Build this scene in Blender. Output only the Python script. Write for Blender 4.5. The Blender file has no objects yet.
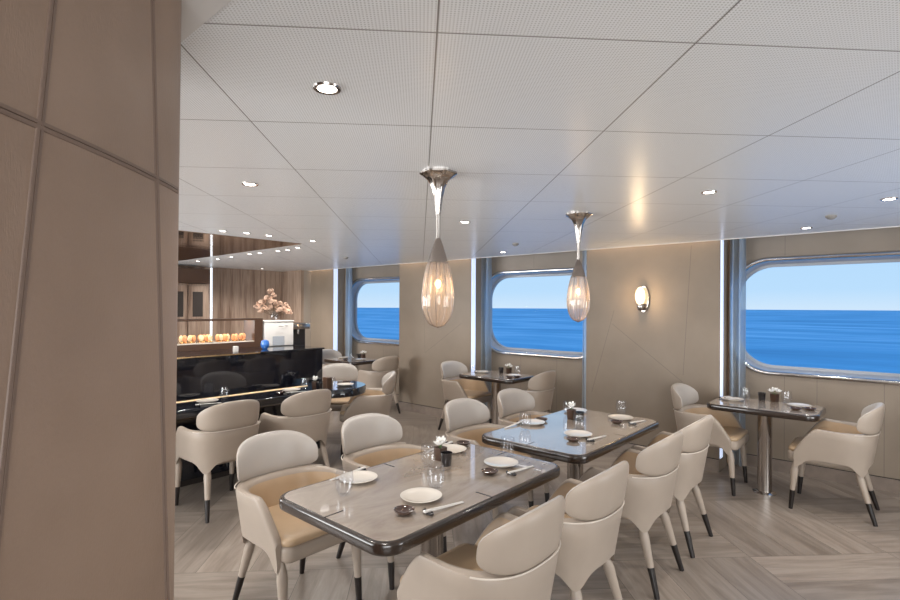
import bpy, bmesh, math, random
from mathutils import Vector, Matrix
random.seed(7)
PI = math.pi
R = math.radians
SC = bpy.context.scene
COL = SC.collection

# ------------------------------------------------------------------ camera
H = 1.579
YAW = 0.7185
cam_d = bpy.data.cameras.new('camera')
cam = bpy.data.objects.new('camera', cam_d)
COL.objects.link(cam)
cam_d.sensor_width = 36.0
cam_d.lens = 514.67 / 900 * 36
cam_d.shift_x = -0.0052
cam_d.shift_y = 0.00747
cam_d.clip_start = 0.02
cam_d.clip_end = 20000
cam.matrix_world = Matrix.Translation((0, 0, H)) @ Matrix.Rotation(YAW, 4, 'Z') @ Matrix.Rotation(PI/2, 4, 'X') @ Matrix.Rotation(0.0047, 4, 'Z')
SC.camera = cam

# ------------------------------------------------------------------ exposure
SC.view_settings.view_transform = 'Standard'
SC.view_settings.look = 'None'
SC.view_settings.gamma = 1.0
SC.view_settings.use_curve_mapping = False
SC.view_settings.exposure = 0.0

# ------------------------------------------------------------------ sky
world = bpy.data.worlds.new('sky')
SC.world = world
world.use_nodes = True
wn = world.node_tree.nodes
wl = world.node_tree.links
wn.clear()
tc = wn.new('ShaderNodeTexCoord')
sx = wn.new('ShaderNodeSeparateXYZ')
wl.new(tc.outputs['Generated'], sx.inputs[0])
rp = wn.new('ShaderNodeValToRGB')
cr = rp.color_ramp
cr.elements[0].position = 0.0
cr.elements[0].color = (0.62, 0.80, 0.98, 1)
cr.elements[1].position = 0.6
cr.elements[1].color = (0.20, 0.42, 0.85, 1)
e = cr.elements.new(0.03); e.color = (0.50, 0.74, 0.99, 1)
e = cr.elements.new(0.2); e.color = (0.42, 0.68, 0.97, 1)
wl.new(sx.outputs[2], rp.inputs[0])
bg = wn.new('ShaderNodeBackground')
bg.inputs[1].default_value = 1.0
wl.new(rp.outputs[0], bg.inputs[0])
wo = wn.new('ShaderNodeOutputWorld')
wl.new(bg.outputs[0], wo.inputs[0])


def area_light(name, loc, target, sx_, sy_, power, color=(1, 1, 1), spread=180):
    d = bpy.data.lights.new(name, 'AREA')
    d.shape = 'RECTANGLE'
    d.size = sx_
    d.size_y = sy_
    d.energy = power
    d.color = color
    d.spread = R(spread)
    o = bpy.data.objects.new(name, d)
    COL.objects.link(o)
    o.location = loc
    v = Vector(target) - Vector(loc)
    o.rotation_euler = v.to_track_quat('-Z', 'Y').to_euler()
    return o


WARM = (1.0, 0.955, 0.90)
FILL = (0.96, 0.985, 1.0)
# unseen soft lamps added behind and beside the view to brighten the room
area_light('room_light', (1.9, -1.6, 1.30), (-2.0, 2.0, 1.7), 2.6, 1.6, 125, FILL)
area_light('room_light', (-4.3, -2.1, 1.35), (-3.2, 3.0, 1.7), 3.5, 1.6, 190, FILL)
area_light('room_light', (2.3, 3.0, 1.2), (-3.0, 4.0, 2.1), 1.6, 1.3, 60, FILL)


area_light('room_light', (-7.3, 0.2, 1.3), (-3.2, 4.6, 2.0), 1.8, 1.2, 130, FILL)  # unseen lamp added behind the column to brighten the far ceiling


# ------------------------------------------------------------------ materials
class NT:
    def __init__(self, name):
        self.mat = bpy.data.materials.new(name)
        self.mat.use_nodes = True
        self.n = self.mat.node_tree.nodes
        self.l = self.mat.node_tree.links
        self.b = self.n['Principled BSDF']

    def put(self, inp, v):
        if isinstance(v, bpy.types.NodeSocket):
            self.l.new(v, inp)
        else:
            inp.default_value = v

    def m(self, op, a, b=0.0, c=0.0):
        x = self.n.new('ShaderNodeMath')
        x.operation = op
        for i, v in enumerate((a, b, c)):
            self.put(x.inputs[i], v)
        return x.outputs[0]

    def dot(self, v, d):
        x = self.n.new('ShaderNodeVectorMath')
        x.operation = 'DOT_PRODUCT'
        self.put(x.inputs[0], v)
        x.inputs[1].default_value = d
        return x.outputs['Value']

    def xyz(self, a, b, c=0.0):
        x = self.n.new('ShaderNodeCombineXYZ')
        for i, v in enumerate((a, b, c)):
            self.put(x.inputs[i], v)
        return x.outputs[0]

    def pos(self):
        return self.n.new('ShaderNodeNewGeometry').outputs['Position']

    def obj(self):
        return self.n.new('ShaderNodeTexCoord').outputs['Object']

    def scale(self, v, s):
        x = self.n.new('ShaderNodeVectorMath')
        x.operation = 'MULTIPLY'
        self.put(x.inputs[0], v)
        x.inputs[1].default_value = s
        return x.outputs[0]

    def noise(self, v, s=5.0, det=2.0, rough=0.5, dist=0.0):
        x = self.n.new('ShaderNodeTexNoise')
        self.put(x.inputs['Vector'], v)
        x.inputs['Scale'].default_value = s
        x.inputs['Detail'].default_value = det
        x.inputs['Roughness'].default_value = rough
        x.inputs['Distortion'].default_value = dist
        return x.outputs[0]

    def white(self, v):
        x = self.n.new('ShaderNodeTexWhiteNoise')
        x.noise_dimensions = '3D'
        self.put(x.inputs['Vector'], v)
        return x.outputs['Value']

    def ramp(self, f, stops):
        x = self.n.new('ShaderNodeValToRGB')
        e = x.color_ramp.elements
        e[0].position, e[0].color = stops[0][0], (*stops[0][1], 1)
        e[1].position, e[1].color = stops[-1][0], (*stops[-1][1], 1)
        for p, c in stops[1:-1]:
            k = e.new(p)
            k.color = (*c, 1)
        self.put(x.inputs[0], f)
        return x.outputs[0]

    def mix(self, f, a, b):
        x = self.n.new('ShaderNodeMix')
        x.data_type = 'RGBA'
        self.put(x.inputs[0], f)
        self.put(x.inputs[6], a if isinstance(a, bpy.types.NodeSocket) else (*a, 1))
        self.put(x.inputs[7], b if isinstance(b, bpy.types.NodeSocket) else (*b, 1))
        return x.outputs[2]

    def bump(self, h, strength=0.2, dist=0.002):
        x = self.n.new('ShaderNodeBump')
        x.inputs['Strength'].default_value = strength
        x.inputs['Distance'].default_value = dist
        self.put(x.inputs['Height'], h)
        self.l.new(x.outputs[0], self.b.inputs['Normal'])

    def set(self, **k):
        for a, v in k.items():
            i = self.b.inputs[a.replace('_', ' ')]
            if isinstance(v, tuple) and len(v) == 3:
                v = (*v, 1)
            self.put(i, v)
        return self


def simple(name, col, rough=0.5, metal=0.0, coat=0.0, bump=None, spec=0.5, var=0.0):
    t = NT(name)
    t.set(Base_Color=col, Roughness=rough, Metallic=metal, Coat_Weight=coat)
    t.b.inputs['Specular IOR Level'].default_value = spec
    if coat:
        t.b.inputs['Coat Roughness'].default_value = 0.03
    if var:
        n = t.noise(t.obj(), 9.0, 4.0)
        c2 = tuple(min(1, c * (1 - var)) for c in col)
        c1 = tuple(min(1, c * (1 + var)) for c in col)
        t.put(t.b.inputs['Base Color'], t.ramp(n, [(0.3, c2), (0.7, c1)]))
    if bump:
        t.bump(t.noise(t.obj(), bump[0], 3.0), bump[1], bump[2])
    return t.mat


def emit(name, col, s):
    t = NT(name)
    t.set(Base_Color=col, Emission_Color=col, Emission_Strength=s)
    return t.mat


M = {}
M['leather'] = simple('cream leather', (0.37, 0.305, 0.25), 0.42, bump=(260, 0.12, 0.001), var=0.03)
M['leather_in'] = simple('tan leather', (0.46, 0.325, 0.205), 0.40, bump=(260, 0.12, 0.001), var=0.04)  # same cream leather, warm light painted into the seat and inner shell colour
M['leather_pad'] = simple('pale leather', (0.45, 0.41, 0.375), 0.36, bump=(260, 0.10, 0.001), var=0.02)
M['piping'] = simple('pale piping', (0.60, 0.53, 0.46), 0.4)
M['dark_tip'] = simple('dark wood tip', (0.012, 0.008, 0.007), 0.35)
M['lacquer'] = simple('dark brown lacquer', (0.022, 0.013, 0.009), 0.22, coat=0.5, var=0.3)
M['chrome'] = simple('polished steel', (0.50, 0.46, 0.43), 0.16, metal=1.0)
M['chrome_dark'] = simple('smoked steel', (0.36, 0.31, 0.28), 0.2, metal=1.0, bump=(60, 0.3, 0.002))
M['porcelain'] = simple('white porcelain', (0.66, 0.60, 0.53), 0.15, coat=0.5)
M['dish'] = simple('dark glazed dish', (0.05, 0.022, 0.015), 0.15, coat=1.0)
M['pot'] = simple('black pot', (0.012, 0.010, 0.012), 0.2, coat=0.5)
M['pot_brown'] = simple('brown pot', (0.06, 0.03, 0.018), 0.4)
M['paper'] = simple('white paper', (0.62, 0.59, 0.56), 0.6)
M['petal'] = simple('white petal', (0.85, 0.83, 0.80), 0.55)
M['blossom'] = simple('pale pink blossom', (0.62, 0.42, 0.31), 0.7, var=0.25)
M['stem'] = simple('brown stem', (0.10, 0.06, 0.03), 0.7)
M['green'] = simple('green stem', (0.08, 0.16, 0.04), 0.6)
M['white_plastic'] = simple('white appliance', (0.70, 0.67, 0.64), 0.3)
M['black'] = simple('black gloss', (0.006, 0.007, 0.012), 0.06, coat=0.6)
M['brown_panel'] = simple('brown panel', (0.07, 0.035, 0.02), 0.3, coat=0.4)
M['blue'] = simple('blue glaze', (0.03, 0.16, 0.55), 0.2, coat=0.8)
M['gold'] = simple('gold edge', (0.70, 0.48, 0.25), 0.2, metal=1.0)
M['food'] = simple('salmon pink food', (0.72, 0.33, 0.16), 0.5, var=0.35)
M['cream_food'] = simple('cream food', (0.75, 0.60, 0.38), 0.5, var=0.3)
M['trim'] = simple('white ceiling trim', (0.66, 0.64, 0.61), 0.4)
M['grey'] = simple('grey sensor', (0.25, 0.24, 0.23), 0.4)
M['pier'] = None


def glass_mat(name, tint=(0.95, 0.97, 1.0), rough=0.0):
    t = NT(name)
    t.set(Base_Color=tint, Roughness=rough)
    t.b.inputs['Transmission Weight'].default_value = 1.0
    t.b.inputs['IOR'].default_value = 1.45
    return t.mat


M['glass'] = glass_mat('drinking glass')


def pane_mat(name, tint=(1.0, 1.0, 1.0), k=0.02):
    t = NT(name)
    t.n.remove(t.b)
    tr = t.n.new('ShaderNodeBsdfTransparent')
    tr.inputs[0].default_value = (*tint, 1)
    gl = t.n.new('ShaderNodeBsdfGlossy')
    gl.inputs['Roughness'].default_value = 0.02
    fr = t.n.new('ShaderNodeLayerWeight')
    fr.inputs[0].default_value = 0.5
    k_ = t.m('ADD', t.m('MULTIPLY', t.m('POWER', fr.outputs['Facing'], 5.0), 0.45), k)
    mx = t.n.new('ShaderNodeMixShader')
    t.l.new(k_, mx.inputs[0])
    t.l.new(tr.outputs[0], mx.inputs[1])
    t.l.new(gl.outputs[0], mx.inputs[2])
    t.l.new(mx.outputs[0], t.n['Material Output'].inputs[0])
    return t.mat


M['pane'] = pane_mat('window pane', k=0.0)
M['glass'] = pane_mat('drinking glass', (0.97, 0.975, 0.985), 0.05)


def mat_pendant_glass():
    t = NT('ribbed smoky glass')
    t.n.remove(t.b)
    tr = t.n.new('ShaderNodeBsdfTransparent')
    tr.inputs[0].default_value = (0.86, 0.80, 0.76, 1)
    tl = t.n.new('ShaderNodeBsdfTranslucent')
    tl.inputs[0].default_value = (0.85, 0.74, 0.62, 1)
    df = t.n.new('ShaderNodeBsdfDiffuse')
    df.inputs[0].default_value = (0.60, 0.55, 0.53, 1)
    a = t.n.new('ShaderNodeMixShader')
    a.inputs[0].default_value = 0.45
    t.l.new(tl.outputs[0], a.inputs[1]); t.l.new(df.outputs[0], a.inputs[2])
    b = t.n.new('ShaderNodeMixShader')
    b.inputs[0].default_value = 0.30
    t.l.new(tr.outputs[0], b.inputs[1]); t.l.new(a.outputs[0], b.inputs[2])
    gl = t.n.new('ShaderNodeBsdfGlossy')
    gl.inputs['Roughness'].default_value = 0.05
    fr = t.n.new('ShaderNodeLayerWeight')
    k_ = t.m('ADD', t.m('MULTIPLY', t.m('POWER', fr.outputs['Facing'], 3.0), 0.6), 0.04)
    c = t.n.new('ShaderNodeMixShader')
    t.l.new(k_, c.inputs[0]); t.l.new(b.outputs[0], c.inputs[1]); t.l.new(gl.outputs[0], c.inputs[2])
    t.l.new(c.outputs[0], t.n['Material Output'].inputs[0])
    return t.mat


M['pendant_glass'] = mat_pendant_glass()


def mat_sheer():
    t = NT('sheer curtain cloth')
    t.n.remove(t.b)
    tr = t.n.new('ShaderNodeBsdfTransparent')
    tr.inputs[0].default_value = (0.9, 0.95, 1, 1)
    tl = t.n.new('ShaderNodeBsdfTranslucent')
    tl.inputs[0].default_value = (0.93, 0.97, 1.0, 1)
    df = t.n.new('ShaderNodeBsdfDiffuse')
    df.inputs[0].default_value = (0.5, 0.55, 0.62, 1)
    a = t.n.new('ShaderNodeMixShader')
    a.inputs[0].default_value = 0.03
    t.l.new(tl.outputs[0], a.inputs[1]); t.l.new(df.outputs[0], a.inputs[2])
    b = t.n.new('ShaderNodeMixShader')
    b.inputs[0].default_value = 0.5
    t.l.new(tr.outputs[0], b.inputs[1]); t.l.new(a.outputs[0], b.inputs[2])
    t.l.new(b.outputs[0], t.n['Material Output'].inputs[0])
    return t.mat


M['sheer'] = mat_sheer()
M['drape'] = simple('taupe drape', (0.50, 0.35, 0.23), 0.75, bump=(120, 0.2, 0.001))

E1 = (-0.70711, 0.70711, 0)
E2 = (0.70711, 0.70711, 0)


def mat_ceiling():
    t = NT('perforated white metal ceiling')
    p = t.pos()
    c1 = t.m('ADD', t.dot(p, E1), 50 * 0.636 - (0.839 * 0.70711 + 0.891 * 0.70711))
    c2 = t.m('ADD', t.dot(p, E2), 50 * 0.636 - (-0.839 * 0.70711 + 0.891 * 0.70711))

    def edge(c, pitch, w):
        f = t.m('FRACT', t.m('DIVIDE', c, pitch))
        d = t.m('MULTIPLY', t.m('MINIMUM', f, t.m('SUBTRACT', 1.0, f)), pitch)
        return t.m('LESS_THAN', d, w)
    g = t.m('MAXIMUM', edge(c1, 0.636, 0.0022), edge(c2, 0.636, 0.0022))
    pit = 0.0085
    f1 = t.m('SUBTRACT', t.m('FRACT', t.m('DIVIDE', c1, pit)), 0.5)
    f2 = t.m('SUBTRACT', t.m('FRACT', t.m('DIVIDE', c2, pit)), 0.5)
    rr = t.m('ADD', t.m('MULTIPLY', f1, f1), t.m('MULTIPLY', f2, f2))
    hole = t.m('MULTIPLY', t.m('LESS_THAN', rr, 0.075), 0.62)
    col = t.mix(hole, (0.83, 0.85, 0.87), (0.38, 0.38, 0.38))
    col = t.mix(g, col, (0.20, 0.19, 0.185))
    t.set(Base_Color=col, Roughness=0.30)
    t.b.inputs['Specular IOR Level'].default_value = 0.45
    return t.mat


def mat_floor():
    t = NT('stone plank parquet floor')
    p = t.pos()
    S = 0.93
    a = t.m('ADD', t.dot(p, E1), 60 * S - 3.135)
    b = t.m('ADD', t.dot(p, E2), 60 * S - 2.093)
    ia = t.m('FLOOR', t.m('DIVIDE', a, S))
    ib = t.m('FLOOR', t.m('DIVIDE', b, S))
    par = t.m('MODULO', t.m('ADD', ia, ib), 2.0)
    par = t.m('GREATER_THAN', par, 0.5)
    inv = t.m('SUBTRACT', 1.0, par)

    def pick(x, y):
        return t.m('ADD', t.m('MULTIPLY', x, par), t.m('MULTIPLY', y, inv))
    across = pick(a, b)
    along = pick(b, a)
    W = S / 3
    pl = t.m('FLOOR', t.m('DIVIDE', across, W))
    idv = t.xyz(ia, ib, pl)
    rnd = t.white(idv)

    def line(c, pitch, w):
        f = t.m('FRACT', t.m('DIVIDE', c, pitch))
        d = t.m('MULTIPLY', t.m('MINIMUM', f, t.m('SUBTRACT', 1.0, f)), pitch)
        return t.m('LESS_THAN', d, w)
    joint = t.m('MAXIMUM', line(across, W, 0.0016), line(along, S, 0.0016))
    v = t.xyz(t.m('MULTIPLY', along, 0.5), t.m('MULTIPLY', across, 5.0), t.m('MULTIPLY', rnd, 40))
    streak = t.noise(v, 3.0, 6.0, 0.62, 0.5)
    col = t.ramp(streak, [(0.25, (0.17, 0.135, 0.108)), (0.47, (0.25, 0.205, 0.17)), (0.60, (0.31, 0.26, 0.22)), (0.8, (0.20, 0.165, 0.135))])
    shade = t.m('ADD', 0.80, t.m('MULTIPLY', rnd, 0.34))
    sv = t.n.new('ShaderNodeVectorMath'); sv.operation = 'SCALE'
    t.l.new(col, sv.inputs[0]); t.l.new(shade, sv.inputs['Scale'])
    col = t.mix(joint, sv.outputs[0], (0.10, 0.08, 0.065))
    t.set(Base_Color=col, Roughness=0.30)
    t.bump(t.m('SUBTRACT', 1.0, joint), 0.3, 0.001)
    return t.mat


def mat_wood_wall():
    t = NT('vertical grain wood veneer')
    p = t.pos()
    v = t.scale(p, (1.0, 1.0, 0.06))
    n1 = t.noise(v, 9.0, 5.0, 0.65)
    n2 = t.noise(v, 45.0, 2.0)
    f = t.m('ADD', t.m('MULTIPLY', n1, 0.8), t.m('MULTIPLY', n2, 0.2))
    col = t.ramp(f, [(0.33, (0.13, 0.08, 0.055)), (0.46, (0.28, 0.195, 0.145)), (0.55, (0.38, 0.285, 0.22)), (0.66, (0.22, 0.15, 0.11))])
    t.set(Base_Color=col, Roughness=0.35)
    return t.mat


def mat_panel(name, seams):
    # wall panels: seams are (a, b, c) lines a*x + b*z = c, |value| < w, limited by a box
    t = NT(name)
    p = t.pos()
    n = t.noise(p, 3.0, 4.0)
    col = t.ramp(n, [(0.3, (0.232, 0.184, 0.139)), (0.7, (0.266, 0.212, 0.162))])
    fac = None
    for (x0, z0, x1, z1) in seams:
        L = math.hypot(x1 - x0, z1 - z0)
        ux, uz = (x1 - x0) / L, (z1 - z0) / L
        along = t.m('ADD', t.dot(p, (ux, 0, uz)), -(ux * x0 + uz * z0))
        perp = t.m('ABSOLUTE', t.m('ADD', t.dot(p, (-uz, 0, ux)), uz * x0 - ux * z0))
        k = t.m('MULTIPLY', t.m('LESS_THAN', perp, 0.0028), t.m('MULTIPLY', t.m('GREATER_THAN', along, 0.0), t.m('LESS_THAN', along, L)))
        fac = k if fac is None else t.m('MAXIMUM', fac, k)
    if fac is not None:
        col = t.mix(t.m('MULTIPLY', fac, 0.6), col, (0.13, 0.10, 0.08))
    t.set(Base_Color=col, Roughness=0.5)
    t.bump(t.noise(t.scale(p, (1, 1, 1)), 300, 2.0), 0.08, 0.001)
    return t.mat


def mat_column():
    t = NT('column leather')
    p = t.pos()
    n = t.noise(p, 7.0, 3.0)
    col = t.ramp(n, [(0.3, (0.215, 0.145, 0.103)), (0.7, (0.245, 0.168, 0.122))])
    t.set(Base_Color=col, Roughness=0.45)
    f = t.noise(t.scale(p, (1, 1, 0.22)), 420, 3.0, 0.6)
    g = t.noise(p, 130, 2.0)
    t.bump(t.m('ADD', f, t.m('MULTIPLY', g, 0.6)), 0.35, 0.0015)
    return t.mat


def mat_tabletop():
    t = NT('polished beige marble inlay')
    p = t.obj()
    n = t.noise(t.scale(p, (1.0, 0.35, 1)), 5.0, 7.0, 0.62, 0.8)
    col = t.ramp(n, [(0.30, (0.22, 0.165, 0.125)), (0.46, (0.31, 0.25, 0.20)), (0.56, (0.36, 0.30, 0.245)), (0.72, (0.26, 0.205, 0.16))])
    t.set(Base_Color=col, Roughness=0.22, Coat_Weight=1.0)
    t.b.inputs['Coat Roughness'].default_value = 0.025
    t.b.inputs['Coat IOR'].default_value = 1.9
    return t.mat


def mat_sea():
    t = NT('sea water')
    p = t.pos()
    v = t.scale(p, (0.010, 0.034, 1))
    n1 = t.noise(v, 1.0, 6.0, 0.6)
    n2 = t.noise(t.scale(p, (0.0012, 0.006, 1)), 1.0, 3.0, 0.5)
    f = t.m('ADD', t.m('MULTIPLY', n1, 0.65), t.m('MULTIPLY', n2, 0.35))
    col = t.ramp(f, [(0.38, (0.07, 0.38, 0.62)), (0.5, (0.14, 0.54, 0.80)), (0.60, (0.33, 0.72, 0.96))])
    t.set(Base_Color=col, Roughness=0.6)
    t.b.inputs['Specular IOR Level'].default_value = 0.12
    return t.mat


M['ceiling'] = mat_ceiling()
M['floor'] = mat_floor()
M['wood'] = mat_wood_wall()
M['column'] = mat_column()
M['top'] = mat_tabletop()
M['sea'] = mat_sea()
M['ceil_plain'] = simple('plain white ceiling', (0.70, 0.69, 0.68), 0.4)
M['wallplain'] = simple('plain beige wall', (0.38, 0.33, 0.28), 0.6)
M['mirror'] = simple('bronze mirror', (0.42, 0.29, 0.21), 0.06, metal=1.0, bump=(6, 0.15, 0.01))
M['frame'] = simple('window steel frame', (0.62, 0.60, 0.58), 0.16, metal=1.0, bump=(14, 0.25, 0.004))
M['reveal'] = simple('window reveal', (0.36, 0.38, 0.42), 0.25)
M['marble_trim'] = simple('stone window trim', (0.50, 0.45, 0.38), 0.2, var=0.25)
M['stitch'] = simple('brown stitching', (0.17, 0.115, 0.085), 0.6)
M['seam'] = simple('leather seam', (0.15, 0.10, 0.075), 0.5)
M['base'] = simple('stone baseboard', (0.22, 0.175, 0.145), 0.3, var=0.15)
M['shadowgap'] = simple('dark recess strip', (0.03, 0.022, 0.018), 0.6)
M['bulb'] = emit('glowing bulb', (1.0, 0.62, 0.28), 22)
M['lens'] = emit('downlight lens', (1.0, 0.95, 0.88), 14)
M['led'] = emit('led strip', (0.80, 0.90, 1.0), 1.6)
M['edge'] = emit('edge light diffuser', (0.62, 0.72, 0.95), 0.85)  # glow standing in for window light on the pier side faces
M['warmled'] = emit('warm rim light', (1.0, 0.72, 0.42), 0.9)
M['frost'] = emit('glowing frosted glass', (1.0, 0.80, 0.52), 1.7)


# ------------------------------------------------------------------ mesh helpers
def ob(name, bm, mat, parent=None, smooth=False, loc=None):
    me = bpy.data.meshes.new(name)
    bmesh.ops.recalc_face_normals(bm, faces=bm.faces)
    bm.to_mesh(me)
    bm.free()
    for m in (mat if isinstance(mat, (list, tuple)) else [mat]):
        me.materials.append(m)
    if smooth:
        for p in me.polygons:
            p.use_smooth = True
        try:
            me.set_sharp_from_angle(angle=R(50))
        except Exception:
            pass
        for p in me.polygons:
            if len(p.vertices) > 9:
                p.use_smooth = False
    o = bpy.data.objects.new(name, me)
    COL.objects.link(o)
    if parent:
        o.parent = parent
    if loc:
        o.location = loc
    return o


def tag(o, label, cat, group=None, kind=None):
    o['label'] = label
    o['category'] = cat
    if group:
        o['group'] = group
    if kind:
        o['kind'] = kind
    return o


def struct(name, bm, mat, label=None, smooth=False):
    o = ob(name, bm, mat, smooth=smooth)
    o['kind'] = 'structure'
    return o


def empty(name, loc=(0, 0, 0), rz=0.0):
    o = bpy.data.objects.new(name, None)
    COL.objects.link(o)
    o.location = loc
    o.rotation_euler = (0, 0, rz)
    o.empty_display_size = 0.05
    return o


def thing(name, label, cat, loc=(0, 0, 0), rz=0.0, group=None):
    return tag(empty(name, loc, rz), label, cat, group)


def kids(o):
    return [c for c in bpy.data.objects if c.parent == o]


def copy_tree(o, parent=None):
    c = o.copy()
    COL.objects.link(c)
    if parent:
        c.parent = parent
    for ch in KID[o] if o in KID else []:
        copy_tree(ch, c)
    return c


KID = {}


def index_tree(o):
    KID[o] = kids(o)
    for c in KID[o]:
        index_tree(c)


def box(bm, x0, x1, y0, y1, z0, z1, bev=0.0, seg=2):
    r = bmesh.ops.create_cube(bm, size=1.0)
    vs = r['verts']
    for v in vs:
        v.co.x = x0 + (v.co.x + 0.5) * (x1 - x0)
        v.co.y = y0 + (v.co.y + 0.5) * (y1 - y0)
        v.co.z = z0 + (v.co.z + 0.5) * (z1 - z0)
    if bev:
        es = list({e for v in vs for e in v.link_edges})
        bmesh.ops.bevel(bm, geom=es, offset=bev, segments=seg, profile=0.5, affect='EDGES')
    return bm


def nb():
    return bmesh.new()


def lathe(bm, prof, n=32, c=(0, 0, 0), rib=None, cap=True):
    rings = []
    for (r, z) in prof:
        ring = []
        for i in range(n):
            a = 2 * PI * i / n
            rr = r * (rib(a, z) if rib else 1)
            ring.append(bm.verts.new((c[0] + rr * math.cos(a), c[1] + rr * math.sin(a), c[2] + z)))
        rings.append(ring)
    for k in range(len(rings) - 1):
        for i in range(n):
            j = (i + 1) % n
            bm.faces.new((rings[k][i], rings[k][j], rings[k + 1][j], rings[k + 1][i]))
    if cap:
        for ring in (rings[0], rings[-1]):
            try:
                bm.faces.new(ring)
            except Exception:
                pass
    return bm


def tube(bm, pts, rad, n=10, cap=True):
    pts = [Vector(p) for p in pts]
    rings = []
    up = Vector((0, 0, 1))
    for i, p in enumerate(pts):
        t = (pts[min(i + 1, len(pts) - 1)] - pts[max(i - 1, 0)]).normalized()
        u = t.cross(up)
        if u.length < 1e-3:
            u = t.cross(Vector((1, 0, 0)))
        u.normalize()
        v = t.cross(u).normalized()
        r = rad[i] if isinstance(rad, (list, tuple)) else rad
        rings.append([bm.verts.new(p + u * (r * math.cos(2 * PI * k / n)) + v * (r * math.sin(2 * PI * k / n))) for k in range(n)])
    for k in range(len(rings) - 1):
        for i in range(n):
            j = (i + 1) % n
            bm.faces.new((rings[k][i], rings[k][j], rings[k + 1][j], rings[k + 1][i]))
    if cap:
        bm.faces.new(rings[0])
        bm.faces.new(rings[-1])
    return bm


def prism(bm, outline, rows):
    """outline: list of (x, y); rows: list of (inset, z) from bottom to top; capped both ends."""
    def inset(o, d):
        if abs(d) < 1e-9:
            return o
        n = len(o)
        res = []
        for i in range(n):
            a, b, c = Vector(o[i - 1]), Vector(o[i]), Vector(o[(i + 1) % n])
            t1 = (b - a).normalized(); t2 = (c - b).normalized()
            n1 = Vector((-t1.y, t1.x)); n2 = Vector((-t2.y, t2.x))
            m = (n1 + n2)
            if m.length < 1e-6:
                m = n1
            m.normalize()
            k = max(0.4, m.dot(n1))
            res.append(tuple(b + m * (d / k)))
        return res
    rings = [[bm.verts.new((x, y, z)) for x, y in inset(outline, d)] for d, z in rows]
    n = len(outline)
    for k in range(len(rings) - 1):
        for i in range(n):
            j = (i + 1) % n
            bm.faces.new((rings[k][i], rings[k][j], rings[k + 1][j], rings[k + 1][i]))
    bm.faces.new(rings[0])
    bm.faces.new(rings[-1])
    return bm


def rrect(x0, x1, y0, y1, r, n=8):
    o = []
    for cx, cy, a0 in ((x1 - r, y0 + r, -PI / 2), (x1 - r, y1 - r, 0), (x0 + r, y1 - r, PI / 2), (x0 + r, y0 + r, PI)):
        for i in range(n + 1):
            a = a0 + PI / 2 * i / n
            o.append((cx + r * math.cos(a), cy + r * math.sin(a)))
    return o


# ------------------------------------------------------------------ room shell
CEIL = 2.23
YP = 5.402        # face of the wall piers
YW = 5.822        # face of the window wall
XL, XR, YB = -8.88, 2.6, -2.6
struct('floor', box(nb(), XL - 0.1, XR + 0.1, YB - 0.1, YW + 0.1, -0.05, 0.0), M['floor'])
struct('ceiling', box(nb(), XL - 0.1, XR + 0.1, 0.51, 5.345, CEIL, CEIL + 0.03), M['ceiling'])
struct('trim_3', box(nb(), XL - 0.1, XR + 0.1, YB - 0.1, 0.508, CEIL - 0.004, CEIL + 0.03), M['ceil_plain'])
struct('trim_4', box(nb(), XL - 0.1, XR + 0.1, 5.30, 6.1, 2.46, 2.5), M['ceil_plain'])
struct('trim_1', box(nb(), XL, XR, 5.345, 5.36, CEIL - 0.006, CEIL + 0.05, 0.003), M['trim'])
struct('wall_front', box(nb(), XL - 0.1, XR + 0.1, YB - 0.1, YB, 0, CEIL + 0.02), M['wallplain'])
struct('wall_right', box(nb(), XR, XR + 0.1, YB, YW, 0, 2.46), M['wallplain'])
struct('wall_left', box(nb(), XL - 0.1, XL, YB, 5.35, 0, CEIL + 0.02), M['wood'])
struct('wall_alcove', box(nb(), XL, -8.25, 5.19, 5.25, 0, CEIL + 0.02), M['wood'])
struct('wall_hidden', box(nb(), XL - 0.1, -8.25, 5.25, 6.0, 0, 2.46), M['wallplain'])

# window bays
WZ0, WZ1 = 0.955, 2.045
RAD = 0.36
WIN = [(-1.34, 0.34), (-4.56, -2.74), (-7.68, -5.93)]
BAYS = [(-2.0, 1.6), (-5.1, -2.0), (-8.25, -5.1)]


def rr_point(cx, cz, hw, hh, r, a):
    dx, dz = math.cos(a), math.sin(a)
    lo, hi = 0.0, 5.0
    for _ in range(40):
        m = (lo + hi) / 2
        x, z = abs(dx * m), abs(dz * m)
        inside = x <= hw and z <= hh
        if inside and x > hw - r and z > hh - r:
            inside = math.hypot(x - (hw - r), z - (hh - r)) <= r
        lo, hi = (m, hi) if inside else (lo, m)
    return (cx + dx * lo, cz + dz * lo)


def rect_point(cx, cz, x0, x1, z0, z1, a):
    dx, dz = math.cos(a), math.sin(a)
    t = 1e9
    if dx > 1e-9: t = min(t, (x1 - cx) / dx)
    if dx < -1e-9: t = min(t, (x0 - cx) / dx)
    if dz > 1e-9: t = min(t, (z1 - cz) / dz)
    if dz < -1e-9: t = min(t, (z0 - cz) / dz)
    return (cx + dx * t, cz + dz * t)


def ring_angles(cx, cz, x0, x1, z0, z1, n=120):
    A = [2 * PI * i / n for i in range(n)]
    for x, z in ((x0, z0), (x1, z0), (x1, z1), (x0, z1)):
        A.append(math.atan2(z - cz, x - cx) % (2 * PI))
    return sorted(set(round(a, 6) for a in A))


def ring_strip(bm, loops):
    vs = [[bm.verts.new(p) for p in l] for l in loops]
    n = len(vs[0])
    for k in range(len(vs) - 1):
        for i in range(n):
            j = (i + 1) % n
            bm.faces.new((vs[k][i], vs[k][j], vs[k + 1][j], vs[k + 1][i]))


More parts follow.
